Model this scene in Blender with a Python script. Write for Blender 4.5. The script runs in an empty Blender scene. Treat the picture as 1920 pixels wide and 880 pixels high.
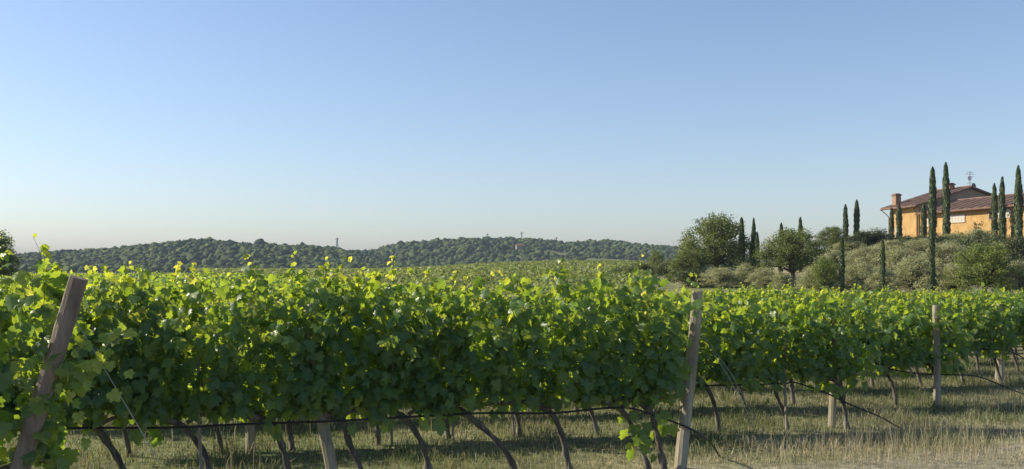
import bpy, math, random
import numpy as np
from mathutils import Vector, Matrix

# ------------------------------------------------------------------ camera, sky, sun, exposure
SC = bpy.context.scene
COL = SC.collection
F = 1844.0            # focal length in photo pixels (1920 wide)
HZ = 510.0            # photo row of the horizon
CZ = 2.03             # eye height
cam = bpy.data.cameras.new('camera'); camo = bpy.data.objects.new('camera', cam); COL.objects.link(camo)
cam.sensor_width = 36.0; cam.lens = 36.0 * F / 1920.0
cam.shift_y = (HZ - 440.0) / 1920.0
cam.clip_start = 0.1; cam.clip_end = 20000
camo.location = (0, 0, CZ); camo.rotation_euler = (math.radians(90), 0, 0)
SC.camera = camo

SUN_EL = math.radians(32); SUN_AZ = math.radians(-79)     # azimuth from +Y (view axis), negative = left
W = bpy.data.worlds.new('World'); SC.world = W; W.use_nodes = True
nt = W.node_tree; nt.nodes.clear()
sky = nt.nodes.new('ShaderNodeTexSky'); sky.sky_type = 'NISHITA'; sky.sun_disc = False
sky.sun_elevation = SUN_EL; sky.sun_rotation = SUN_AZ
sky.altitude = 100; sky.air_density = 1.0; sky.dust_density = 0.6; sky.ozone_density = 2.6
bg = nt.nodes.new('ShaderNodeBackground'); bg.inputs[1].default_value = 0.105
wo = nt.nodes.new('ShaderNodeOutputWorld')
tn_ = nt.nodes.new('ShaderNodeMix'); tn_.data_type = 'RGBA'; tn_.blend_type = 'MULTIPLY'; tn_.inputs[0].default_value = 1.0
tn_.inputs[7].default_value = (1.0, .955, .975, 1)          # white balance of the sky light
nt.links.new(sky.outputs[0], tn_.inputs[6]); nt.links.new(tn_.outputs[2], bg.inputs[0]); nt.links.new(bg.outputs[0], wo.inputs[0])
sl = bpy.data.lights.new('sun', 'SUN'); sl.energy = 5.0; sl.angle = math.radians(0.6); sl.color = (1.0, 0.88, 0.68)
so = bpy.data.objects.new('sun', sl); COL.objects.link(so)
sdir = Vector((math.sin(SUN_AZ) * math.cos(SUN_EL), math.cos(SUN_AZ) * math.cos(SUN_EL), math.sin(SUN_EL)))
so.rotation_euler = sdir.to_track_quat('Z', 'Y').to_euler()
so.location = sdir * 60
SC.view_settings.view_transform = 'Standard'; SC.view_settings.look = 'None'
SC.view_settings.exposure = 0.68; SC.view_settings.gamma = 1.0
SC.render.engine = 'CYCLES'
cy = SC.cycles
cy.max_bounces = 12; cy.diffuse_bounces = 9; cy.glossy_bounces = 2; cy.transmission_bounces = 4; cy.volume_bounces = 1
cy.transparent_max_bounces = 6
cy.use_denoising = True
HAZE = 0.00020

rng = np.random.default_rng(11)
rnd = random.Random(5)

# ------------------------------------------------------------------ helpers
def sst(a, b, x):
    t = np.clip((np.asarray(x, float) - a) / (b - a), 0, 1)
    return t * t * (3 - 2 * t)

def ground(X, Y):
    """height of the ground"""
    X = np.asarray(X, float); Y = np.asarray(Y, float)
    u = X / np.maximum(Y, 6.0)
    right = sst(0.10, 0.24, u)
    # falls a little to the right and away
    z = -0.10 * sst(10, 16, Y) * sst(0.15, 0.4, u)
    z = z - 0.62 * sst(18, 42, Y) * right
    z = z + right * (0.9 * sst(50, 100, Y) + 1.1 * sst(98, 118, Y) + 5.4 * sst(104, 147, Y) * sst(.22, .36, u))
    mid = sst(-0.16, 0.06, u)
    z = z - (.35 + .55 * sst(-.34, -.10, u)) * sst(12, 30, Y) * (1 - right) * (1 - sst(60, 135, Y))
    z = z + (1 - right) * (mid * (3.6 * sst(90, 300, Y)) + (1 - mid) * 1.3 * sst(90, 320, Y)) + right * 0.8 * sst(140, 320, Y)
    z = z + 0.03 * np.sin(X * 0.9 + 1.3) * np.sin(Y * 0.7) * sst(30, 60, 60 - np.minimum(Y, 60) + 20)
    return z
def gz(x, y): return float(ground(x, y))

def at(px, d): return (px - 960.0) / F * d
def hz(py, d): return CZ + (HZ - py) / F * d

def fast_mesh(name, V, Fc, attrs=None, smooth=False):
    """V (n,3), Fc (m,k) all faces with k corners"""
    me = bpy.data.meshes.new(name)
    V = np.ascontiguousarray(V, np.float32); Fc = np.ascontiguousarray(Fc, np.int32)
    m, k = Fc.shape
    me.vertices.add(len(V)); me.vertices.foreach_set('co', V.ravel())
    me.loops.add(m * k); me.loops.foreach_set('vertex_index', Fc.ravel())
    me.polygons.add(m); me.polygons.foreach_set('loop_start', np.arange(0, m * k, k, dtype=np.int32))
    try: me.polygons.foreach_set('loop_total', np.full(m, k, np.int32))
    except Exception: pass
    me.update(calc_edges=True)
    for an, vals in (attrs or {}).items():
        a = me.attributes.new(an, 'FLOAT', 'FACE'); a.data.foreach_set('value', np.ascontiguousarray(vals, np.float32))
    if smooth: me.polygons.foreach_set('use_smooth', np.ones(m, bool))
    return me

def put(name, me, mat=None, parent=None, loc=None):
    o = bpy.data.objects.new(name, me); COL.objects.link(o)
    if mat is not None and me is not None and len(me.materials) == 0:
        for mm in (mat if isinstance(mat, (list, tuple)) else [mat]): me.materials.append(mm)
    if parent is not None: o.parent = parent
    if loc is not None: o.location = loc
    return o
def tag(o, label, cat, group=None):
    o['label'] = label; o['category'] = cat
    if group: o['group'] = group
    return o
def thing(name, label, cat, loc, rz=0.0, group=None):
    o = bpy.data.objects.new(name, None); COL.objects.link(o); o.empty_display_size = .2
    o.location = loc; o.rotation_euler = (0, 0, rz)
    return tag(o, label, cat, group)

class MB:
    """collects shapes of mixed polygons into one mesh"""
    def __init__(s): s.v = []; s.f = []; s.mi = []
    def add(s, vs, fs, mi=0):
        b = len(s.v); s.v += [tuple(p) for p in vs]
        for f in fs: s.f.append([b + i for i in f]); s.mi.append(mi)
    def box(s, c, sz, rz=0, mi=0):
        x, y, z = [q / 2 for q in sz]; ca, sa = math.cos(rz), math.sin(rz)
        P = []
        for dz in (-z, z):
            for dx, dy in ((-x, -y), (x, -y), (x, y), (-x, y)):
                P.append((c[0] + dx * ca - dy * sa, c[1] + dx * sa + dy * ca, c[2] + dz))
        s.add(P, [(3, 2, 1, 0), (4, 5, 6, 7), (0, 1, 5, 4), (1, 2, 6, 5), (2, 3, 7, 6), (3, 0, 4, 7)], mi)
    def tube(s, pts, radii, n=8, jit=0.0, cap=True, mi=0):
        pts = [Vector(p) for p in pts]; m = len(pts)
        if not isinstance(radii, (list, tuple)): radii = [radii] * m
        rings = []; up = None
        for i, p in enumerate(pts):
            t = (pts[min(i + 1, m - 1)] - pts[max(i - 1, 0)]).normalized()
            if up is None:
                up = Vector((1, 0, 0)) if abs(t.x) < .8 else Vector((0, 1, 0))
            a = (up - t * up.dot(t)).normalized(); b = t.cross(a); up = a
            R = []
            for k in range(n):
                an = 2 * math.pi * k / n
                r = radii[i] * (1 + jit * (rnd.random() - .5) * 2)
                R.append(p + a * (r * math.cos(an)) + b * (r * math.sin(an)))
            rings.append(R)
        V = [q for R in rings for q in R]; Fs = []
        for i in range(m - 1):
            for k in range(n):
                Fs.append((i * n + k, i * n + (k + 1) % n, (i + 1) * n + (k + 1) % n, (i + 1) * n + k))
        if cap: Fs.append(tuple(range(n - 1, -1, -1))); Fs.append(tuple((m - 1) * n + k for k in range(n)))
        s.add(V, Fs, mi)
    def mesh(s, name, smooth=False):
        me = bpy.data.meshes.new(name); me.from_pydata(s.v, [], s.f); me.update()
        if any(s.mi): me.polygons.foreach_set('material_index', s.mi)
        if smooth: me.polygons.foreach_set('use_smooth', [True] * len(me.polygons))
        return me
    def build(s, name, mat, parent=None, smooth=False, loc=None):
        return put(name, s.mesh(name, smooth), mat, parent, loc)

def smooth_pts(P, n=4):
    """Catmull-Rom through P"""
    P = [Vector(p) for p in P]; out = []
    Q = [P[0] * 2 - P[1]] + P + [P[-1] * 2 - P[-2]]
    for i in range(1, len(Q) - 2):
        for k in range(n):
            t = k / n; a, b, c, d = Q[i - 1], Q[i], Q[i + 1], Q[i + 2]
            out.append(0.5 * ((2 * b) + (c - a) * t + (2 * a - 5 * b + 4 * c - d) * t * t + (3 * b - a - 3 * c + d) * t ** 3))
    out.append(P[-1]); return out

# ------------------------------------------------------------------ materials
def new_mat(name):
    m = bpy.data.materials.new(name); m.use_nodes = True
    n = m.node_tree.nodes; n.clear()
    out = n.new('ShaderNodeOutputMaterial')
    return m, n, m.node_tree.links, out
def ramp(n, stops):
    r = n.new('ShaderNodeValToRGB'); e = r.color_ramp.elements
    while len(e) < len(stops): e.new(0.5)
    for el, (p, c) in zip(e, stops): el.position = p; el.color = (*c, 1)
    return r
def leaf_mat(name, stops, tstops, trans=.42, rough=.5, spec=.35, ior_coat=0.0, noise=None):
    m, n, L, out = new_mat(name)
    a = n.new('ShaderNodeAttribute'); a.attribute_name = 'rnd'
    r1 = ramp(n, stops); r2 = ramp(n, tstops)
    L.new(a.outputs['Fac'], r1.inputs[0]); L.new(a.outputs['Fac'], r2.inputs[0])
    p = n.new('ShaderNodeBsdfPrincipled'); p.inputs['Roughness'].default_value = rough
    p.inputs['Specular IOR Level'].default_value = spec
    t = n.new('ShaderNodeBsdfTranslucent'); mx = n.new('ShaderNodeMixShader'); mx.inputs[0].default_value = trans
    c = r1.outputs[0]
    if noise:
        tn = n.new('ShaderNodeTexNoise'); tn.inputs['Scale'].default_value = noise; tn.inputs['Detail'].default_value = 3
        tc = n.new('ShaderNodeTexCoord'); L.new(tc.outputs['Object'], tn.inputs['Vector'])
        rr = ramp(n, [(.3, (.62, .66, .70)), (.7, (1.45, 1.40, 1.2))]); L.new(tn.outputs[0], rr.inputs[0])
        mm = n.new('ShaderNodeMix'); mm.data_type = 'RGBA'; mm.blend_type = 'MULTIPLY'; mm.inputs[0].default_value = 1
        L.new(c, mm.inputs[6]); L.new(rr.outputs[0], mm.inputs[7]); c = mm.outputs[2]
    L.new(c, p.inputs['Base Color']); L.new(r2.outputs[0], t.inputs[0])
    L.new(p.outputs[0], mx.inputs[1]); L.new(t.outputs[0], mx.inputs[2]); L.new(mx.outputs[0], out.inputs[0])
    return m
def noise_mat(name, stops, scale=5, detail=6, rough=.85, bump=0.0, bscale=None, stretch=(1, 1, 1), spec=.2, coord='Object', rand=0.0):
    m, n, L, out = new_mat(name)
    tc = n.new('ShaderNodeTexCoord'); mp = n.new('ShaderNodeMapping'); mp.inputs['Scale'].default_value = stretch
    tn = n.new('ShaderNodeTexNoise'); tn.inputs['Scale'].default_value = scale; tn.inputs['Detail'].default_value = detail
    tn.inputs['Roughness'].default_value = .65
    L.new(tc.outputs[coord], mp.inputs[0]); L.new(mp.outputs[0], tn.inputs['Vector'])
    r = ramp(n, stops); L.new(tn.outputs[0], r.inputs[0])
    p = n.new('ShaderNodeBsdfPrincipled'); p.inputs['Roughness'].default_value = rough; p.inputs['Specular IOR Level'].default_value = spec
    c = r.outputs[0]
    L.new(c, p.inputs['Base Color'])
    if bump:
        b = n.new('ShaderNodeBump'); b.inputs['Strength'].default_value = bump; b.inputs['Distance'].default_value = .02
        t2 = tn
        if bscale:
            t2 = n.new('ShaderNodeTexNoise'); t2.inputs['Scale'].default_value = bscale; t2.inputs['Detail'].default_value = 5
            L.new(mp.outputs[0], t2.inputs['Vector'])
        L.new(t2.outputs[0], b.inputs['Height']); L.new(b.outputs[0], p.inputs['Normal'])
    L.new(p.outputs[0], out.inputs[0])
    return m

M_vine = leaf_mat('vine_leaf', [(0, (.068, .135, .064)), (.5, (.105, .192, .072)), (.8, (.125, .20, .062)), (1, (.16, .21, .058))],
                  [(0, (.22, .36, .030)), (.5, (.40, .52, .035)), (.8, (.58, .64, .05)), (1, (.76, .74, .10))], trans=.55, rough=.38, spec=.5)
M_field = leaf_mat('far_vine_leaf', [(0, (.11, .15, .055)), (1, (.19, .225, .085))], [(0, (.26, .32, .06)), (1, (.42, .46, .10))], trans=.42)
M_stem = noise_mat('green_shoot', [(.3, (.12, .16, .05)), (.7, (.22, .20, .08))], scale=8)
M_bark = noise_mat('vine_bark', [(.3, (.042, .036, .031)), (.5, (.115, .10, .085)), (.72, (.25, .225, .195))], scale=14, stretch=(1, 1, .25), bump=.9, rough=.95)
M_post = noise_mat('post_wood', [(.3, (.13, .115, .082)), (.5, (.29, .262, .195)), (.7, (.43, .40, .305))], scale=9, stretch=(1, 1, .12), bump=.7, rough=.9)
M_postd = noise_mat('dark_post_wood', [(.25, (.09, .073, .058)), (.5, (.20, .165, .132)), (.75, (.33, .285, .235))], scale=9, stretch=(1, 1, .14), bump=.9, rough=.92)
M_stake = noise_mat('stake_wood', [(.3, (.18, .15, .12)), (.7, (.36, .32, .27))], scale=9, stretch=(1, 1, .15), rough=.9)
M_hose = noise_mat('black_hose', [(.3, (.010, .010, .011)), (.7, (.022, .022, .023))], scale=20, rough=.45, spec=.4)
M_wire = noise_mat('galvanised_wire', [(.3, (.30, .31, .30)), (.7, (.45, .46, .44))], scale=30, rough=.5, spec=.5)
M_grass = leaf_mat('grass_blade', [(0, (.085, .11, .058)), (.45, (.17, .185, .11)), (.62, (.30, .285, .19)), (1, (.48, .43, .31))],
                   [(0, (.12, .20, .03)), (.45, (.20, .25, .06)), (.62, (.36, .30, .14)), (1, (.55, .45, .25))], trans=.35, rough=.6, spec=.2)
M_oak = leaf_mat('oak_leaf', [(0, (.058, .088, .028)), (.6, (.11, .145, .046)), (1, (.17, .205, .07))],
                 [(0, (.14, .20, .03)), (1, (.34, .40, .07))], trans=.34, rough=.5)
M_lime = leaf_mat('young_tree_leaf', [(0, (.08, .115, .03)), (.6, (.14, .185, .045)), (1, (.22, .26, .07))],
                  [(0, (.16, .24, .03)), (1, (.36, .42, .07))], trans=.33, rough=.5)
M_olive = leaf_mat('olive_leaf', [(0, (.19, .22, .10)), (.5, (.32, .335, .19)), (1, (.47, .475, .33))],
                   [(0, (.32, .35, .12)), (1, (.58, .58, .27))], trans=.44, rough=.5)
M_cyp = leaf_mat('cypress_leaf', [(0, (.030, .048, .02)), (.6, (.072, .102, .038)), (1, (.135, .165, .06))],
                 [(0, (.03, .06, .015)), (1, (.10, .14, .03))], trans=.15, rough=.6)
M_shrub = leaf_mat('shrub_leaf', [(0, (.035, .05, .02)), (.6, (.065, .085, .032)), (1, (.12, .13, .055))],
                   [(0, (.08, .12, .02)), (1, (.2, .24, .06))], trans=.25, rough=.5)
M_wood = leaf_mat('woodland_crown', [(0, (.020, .038, .014)), (.45, (.046, .072, .022)), (1, (.105, .130, .040))],
                  [(0, (.05, .08, .02)), (1, (.1, .14, .03))], trans=.06, rough=.8, spec=.1, noise=.022)
M_tbark = noise_mat('tree_bark', [(.3, (.05, .038, .028)), (.7, (.15, .12, .09))], scale=4, stretch=(1, 1, .3), bump=.6)

# ground: dry grass, greener between the rows, bare earth in places
def ground_mat():
    m, n, L, out = new_mat('ground')
    tc = n.new('ShaderNodeTexCoord')
    def nz(scale, det=6, dim='3D'):
        t = n.new('ShaderNodeTexNoise'); t.inputs['Scale'].default_value = scale; t.inputs['Detail'].default_value = det
        t.inputs['Roughness'].default_value = .6; L.new(tc.outputs['Object'], t.inputs['Vector']); return t
    a = nz(.55); b = nz(7.0); c = nz(45.0, 4); f = nz(.035, 4)
    r1 = ramp(n, [(.36, (.16, .165, .10)), (.52, (.26, .25, .17)), (.68, (.37, .335, .25))]); L.new(a.outputs[0], r1.inputs[0])
    r2 = ramp(n, [(.3, (.45, .47, .42)), (.6, (1.0, 1.0, 1.0)), (.8, (1.35, 1.3, 1.2))]); L.new(b.outputs[0], r2.inputs[0])
    r3 = ramp(n, [(.3, (.55, .55, .55)), (.7, (1.3, 1.3, 1.3))]); L.new(c.outputs[0], r3.inputs[0])
    r4 = ramp(n, [(.4, (.85, 1.0, .75)), (.6, (1.1, 1.0, .95))]); L.new(f.outputs[0], r4.inputs[0])
    def mul(x, y):
        q = n.new('ShaderNodeMix'); q.data_type = 'RGBA'; q.blend_type = 'MULTIPLY'; q.inputs[0].default_value = 1
        L.new(x, q.inputs[6]); L.new(y, q.inputs[7]); return q.outputs[2]
    col = mul(mul(mul(r1.outputs[0], r2.outputs[0]), r3.outputs[0]), r4.outputs[0])
    dp = n.new('ShaderNodeVectorMath'); dp.operation = 'DOT_PRODUCT'; dp.inputs[1].default_value = (.42, -1, 0); L.new(tc.outputs['Object'], dp.inputs[0])
    ad = n.new('ShaderNodeMath'); ad.inputs[1].default_value = 9.45; L.new(dp.outputs['Value'], ad.inputs[0])
    nd = n.new('ShaderNodeMath'); nd.operation = 'MULTIPLY_ADD'; nd.inputs[1].default_value = 1.1; L.new(a.outputs[0], nd.inputs[0]); L.new(ad.outputs[0], nd.inputs[2])
    rt = ramp(n, [(.5, (0, 0, 0)), (.95, (.75, .75, .75))]); L.new(nd.outputs[0], rt.inputs[0])
    soil = mul(r3.outputs[0], r2.outputs[0]); sc_ = n.new('ShaderNodeMix'); sc_.data_type = 'RGBA'; sc_.blend_type = 'MULTIPLY'; sc_.inputs[0].default_value = 1; sc_.inputs[7].default_value = (.33, .305, .235, 1); L.new(soil, sc_.inputs[6])
    mt = n.new('ShaderNodeMix'); mt.data_type = 'RGBA'; L.new(rt.outputs[0], mt.inputs[0]); L.new(col, mt.inputs[6]); L.new(sc_.outputs[2], mt.inputs[7]); col = mt.outputs[2]
    p = n.new('ShaderNodeBsdfPrincipled'); p.inputs['Roughness'].default_value = .95; p.inputs['Specular IOR Level'].default_value = .1
    L.new(col, p.inputs['Base Color'])
    bm = n.new('ShaderNodeBump'); bm.inputs['Strength'].default_value = .8; bm.inputs['Distance'].default_value = .05
    L.new(b.outputs[0], bm.inputs['Height']); L.new(bm.outputs[0], p.inputs['Normal'])
    L.new(p.outputs[0], out.inputs[0]); return m
M_ground = ground_mat()

# ------------------------------------------------------------------ ground sheet
Yg = np.concatenate([-np.geomspace(60, 2, 8), np.arange(0, 60, 1.0), np.geomspace(60, 320, 70), np.geomspace(335, 6000, 40)])
Sg = np.linspace(-1.5, 1.5, 241)
YY, SS = np.meshgrid(Yg, Sg, indexing='ij'); XX = SS * (np.abs(YY) + 25)
ZZ = ground(XX, YY)
nY, nS = YY.shape
idx = np.arange(nY * nS).reshape(nY, nS)
Fq = np.stack([idx[:-1, :-1], idx[:-1, 1:], idx[1:, 1:], idx[1:, :-1]], -1).reshape(-1, 4)
g = put('ground', fast_mesh('ground', np.stack([XX, YY, ZZ], -1).reshape(-1, 3), Fq, smooth=True), M_ground); g['kind'] = 'structure'

# ------------------------------------------------------------------ far hills and their woods
def hill_field(pxs, pys, Yr, Yfront, extra):
    pxs = np.array(pxs, float); pys = np.array(pys, float)
    def h(X, Y):
        u = X / Y * F + 960
        yr = np.interp(u, pxs, pys)
        zr = np.maximum(CZ + (HZ - yr) / F * Yr - extra, -3.0)
        t = np.where(Y < Yr, sst(Yfront, Yr, Y), 1 - sst(Yr, Yr * 1.35, Y))
        wob = 2.2 * np.sin(X * .021 + Y * .013) + 1.6 * np.sin(X * .043 - Y * .027 + 1)
        return -3 + (zr + 3 + wob * .6 * sst(0, 15, zr)) * t + 3.5 * sst(Yfront - 60, Yfront + 10, Y) * 1.0
    return h
hA = hill_field([-500, -100, 30, 100, 200, 290, 370, 400, 450, 540, 600, 640, 690, 720, 760, 850, 960], [488, 484, 477, 469, 463, 454, 449, 452, 457, 458, 460, 464, 473, 482, 490, 504, 514], 1120, 760, 10)
hB = hill_field([480, 640, 700, 720, 760, 830, 870, 960, 1010, 1060, 1150, 1200, 1260, 1330, 1450, 1700, 2200], [500, 478, 470, 466, 458, 450, 447, 447, 447, 455, 454, 459, 464, 470, 482, 500, 505], 1380, 820, 8.5)
def hills(X, Y): return np.maximum(hA(X, Y), hB(X, Y))
Yh = np.concatenate([np.linspace(600, 1500, 70), np.linspace(1550, 2000, 8)]); Sh = np.linspace(-.75, .75, 200)
YY, SS = np.meshgrid(Yh, Sh, indexing='ij'); XX = SS * YY
ZZ = hills(XX, YY); nY, nS = YY.shape; idx = np.arange(nY * nS).reshape(nY, nS)
Fq = np.stack([idx[:-1, :-1], idx[:-1, 1:], idx[1:, 1:], idx[1:, :-1]], -1).reshape(-1, 4)
M_hill = noise_mat('hill_meadow', [(.35, (.10, .12, .045)), (.65, (.19, .20, .085))], scale=.02, rough=1)
o = put('hills', fast_mesh('hills', np.stack([XX, YY, ZZ], -1).reshape(-1, 3), Fq, smooth=True), M_hill); o['kind'] = 'structure'

def ico():
    import bmesh
    bm = bmesh.new(); bmesh.ops.create_icosphere(bm, subdivisions=2, radius=1)
    V = np.array([v.co for v in bm.verts]); Fc = np.array([[v.index for v in f.verts] for f in bm.faces]); bm.free(); return V, Fc
IV, IF = ico()
def crowns(P, R, name, mat, squash=.85, jit=.27):
    n = len(P); nv = len(IV)
    J = 1 + jit * rng.normal(size=(n, nv, 1)).clip(-1.8, 1.8)
    V = IV[None] * J * R[:, None, None]; V[..., 2] *= squash; V += P[:, None, :]
    Fc = (IF[None] + (np.arange(n) * nv)[:, None, None]).reshape(-1, 3)
    a = np.repeat(rng.random(n), len(IF)) * .75 + rng.random(n * len(IF)) * .25
    return put(name, fast_mesh(name, V.reshape(-1, 3), Fc, {'rnd': a}), mat)
def scatter(hf, n, y0, y1, u0, u1, clear=()):
    Y = y0 + (y1 - y0) * rng.random(n) ** .8; u = u0 + (u1 - u0) * rng.random(n); X = u * Y
    z = hf(X, Y); keep = z > -1.0
    keep &= z >= hills(X, Y) - .8
    px = u * F + 960; py = HZ - (z - CZ) / Y * F
    for (a, b, c, d) in clear: keep &= ~((px > a) & (px < b) & (Y > c) & (Y < d))
    return X[keep], Y[keep], z[keep]
X1, Y1, Z1 = scatter(hA, 9500, 740, 1150, -.60, 0.0)
X2, Y2, Z2 = scatter(hB, 11500, 800, 1420, -.25, .45, clear=[(1095, 1200, 960, 1065), (1020, 1090, 1100, 1150)])
X = np.r_[X1, X2]; Y = np.r_[Y1, Y2]; Z = np.r_[Z1, Z2]
R = (1.4 + 3.0 * rng.random(len(X)) ** 2.2) * np.where(rng.random(len(X)) < .05, 1.3, 1) * (1 + .15 * np.sin(X * .031) * np.sin(Y * .024 + 2))
o = crowns(np.stack([X, Y, Z + R * .55], -1), R, 'woodland', M_wood); o['kind'] = 'stuff'
o['label'] = 'dense dark green woodland covering the two low hills behind the vineyard'

# lone ridge trees
for (px, py, r, lab) in ((488, 453, 5.2, 'round lone tree standing proud on the left hill ridge'),
                         (432, 454, 4.2, 'small humped tree on the left ridge beside the round lone tree')):
    d = 1118.0; x = at(px, d); z = float(hills(x, d))
    t = thing('ridge_tree', lab, 'tree', (x, d, z), group='trees on the hill skyline')
    top = hz(py - 4, d); rr = r
    c = crowns(np.array([[0, 0, top - z - rr * .7], [rr * .7, 0, top - z - rr * .95], [-rr * .7, 1, top - z - rr * .95]]), np.array([rr, rr * .75, rr * .75]), 'crown', M_wood); c.parent = t
    mb = MB(); mb.tube([(0, 0, -2), (0.2, 0, top - z - rr)], [.9, .5], 6); mb.build('trunk', M_tbark, t)

# pylons on the hills
M_pyl = noise_mat('pylon_steel', [(.3, (.16, .17, .18)), (.7, (.26, .27, .28))], scale=3, rough=.6)
def pylon(px, ytop, ybase, d, label):
    x = at(px, d); zb = hz(ybase, d) - 3; H = hz(ytop, d) - zb
    t = thing('power_pylon', label, 'pylon', (x, d, zb), group='pylons on the hills')
    mb = MB(); w = H * .09
    L4 = [(-w, -w), (w, -w), (w, w), (-w, w)]
    th = .28
    for a, b in L4: mb.tube([(a, b, 0), (a * .15, b * .15, H)], th, 4)
    for k in range(6):
        s0 = 1 - .85 * k / 6; s1 = 1 - .85 * (k + 1) / 6
        for i in range(4):
            p, q = L4[i], L4[(i + 1) % 4]
            mb.tube([(p[0] * s0, p[1] * s0, H * k / 6), (q[0] * s1, q[1] * s1, H * (k + 1) / 6)], th * .6, 4)
    mb.build('tower', M_pyl, t)
    for zz, ww in ((.80, .20), (.92, .15)):
        m2 = MB(); m2.tube([(-H * ww, 0, H * zz), (0, 0, H * (zz + .03)), (H * ww, 0, H * zz)], th * .9, 4); m2.build('cross_arm', M_pyl, t)
pylon(632, 446, 462, 1120, 'thin steel pylon on the right shoulder of the left hill')
pylon(429, 468, 492, 960, 'grey pylon standing against the woods of the left hill')
pylon(914, 438, 449, 1380, 'small pylon on the right hill skyline, leftmost of three')
pylon(978, 435, 449, 1380, 'tallest pylon on the middle of the right hill skyline')
pylon(1043, 445, 456, 1380, 'short pylon on the right hill skyline, rightmost of three')

# small pale farmhouse in the woods of the right hill
M_pale = noise_mat('pale_render', [(.3, (.22, .19, .14)), (.7, (.3, .26, .2))], scale=.5)
M_rooft = noise_mat('far_roof_tile', [(.3, (.16, .085, .06)), (.7, (.24, .13, .09))], scale=1)
d = 1120.0; x = at(974, d); zz = float(hills(x, d)) + 1
t = thing('farmhouse', 'tiny pale farmhouse half hidden in the woods of the right hill', 'farmhouse', (x, d, zz), .3)
mb = MB(); mb.box((0, 0, 2.2), (8, 6, 6)); mb.build('wall', M_pale, t)
mb = MB(); mb.add([(-4.5, -3.6, 5.2), (4.5, -3.6, 5.2), (4.5, 3.6, 5.2), (-4.5, 3.6, 5.2), (-4.5, 0, 7), (4.5, 0, 7)], [(0, 1, 5, 4), (2, 3, 4, 5), (1, 2, 5), (3, 0, 4), (3, 2, 1, 0)]); mb.build('roof', M_rooft, t)

# ------------------------------------------------------------------ foliage generators
def rot_frames(nrm, tip):
    """orthonormal frames: z=nrm, y close to tip"""
    n = nrm / np.linalg.norm(nrm, axis=1, keepdims=True)
    t = tip - n * np.sum(tip * n, 1, keepdims=True); t /= np.linalg.norm(t, axis=1, keepdims=True) + 1e-9
    s = np.cross(t, n)
    return np.stack([s, t, n], -1)      # columns
LEAF = np.array([(0, 0), (.17, -.13), (.40, -.08), (.50, .17), (.36, .30), (.55, .52), (.43, .60), (.27, .60), (.20, .80), (0, 1.02),
                 (-.20, .80), (-.27, .60), (-.43, .60), (-.55, .52), (-.36, .30), (-.50, .17), (-.40, -.08), (-.17, -.13), (0, .34)], float)
LF = np.array([(18, i, (i + 1) % 18) for i in range(18)])
def leaves(P, N, T, S, A):
    """grape leaves: position, normal, tip direction, size, colour value"""
    n = len(P); B = rot_frames(N, T)
    x = LEAF[None, :, 0]; y = LEAF[None, :, 1]
    fold = rng.uniform(.05, .55, (n, 1)); curl = np.where(rng.random((n, 1)) < .25, rng.uniform(.4, 1.0, (n, 1)), rng.uniform(-.15, .45, (n, 1))); wav = rng.uniform(-.10, .10, (n, len(LEAF)))
    tw = rng.uniform(-.25, .25, (n, 1))
    z = -fold * np.abs(x) - curl * (y - .2) ** 2 + wav * .6 + tw * x * y
    Lc = np.stack([np.broadcast_to(x, z.shape) * rng.uniform(.85, 1.15, (n, 1)), np.broadcast_to(y, z.shape), z], -1) * S[:, None, None]
    V = np.einsum('nij,nkj->nki', B, Lc) + P[:, None, :]
    k = len(LEAF)
    Fc = (LF[None] + (np.arange(n) * k)[:, None, None]).reshape(-1, 3)
    return V.reshape(-1, 3), Fc, np.repeat(A, len(LF))
def unit(n):
    v = rng.normal(size=(n, 3)); return v / np.linalg.norm(v, axis=1, keepdims=True)

def tri_tube(pts, r0, r1):
    pts = np.asarray(pts); m = len(pts)
    an = np.array([0, 2.09, 4.19]); ring = np.stack([np.cos(an), np.sin(an), 0 * an], -1)
    rad = np.linspace(r0, r1, m)[:, None, None]
    V = (pts[:, None, :] + ring[None] * rad).reshape(-1, 3); Fc = []
    for i in range(m - 1):
        for k in range(3):
            a, b = i * 3 + k, i * 3 + (k + 1) % 3; c, d = a + 3, b + 3
            Fc += [(a, b, d), (a, d, c)]
    return V, np.array(Fc)

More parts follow.
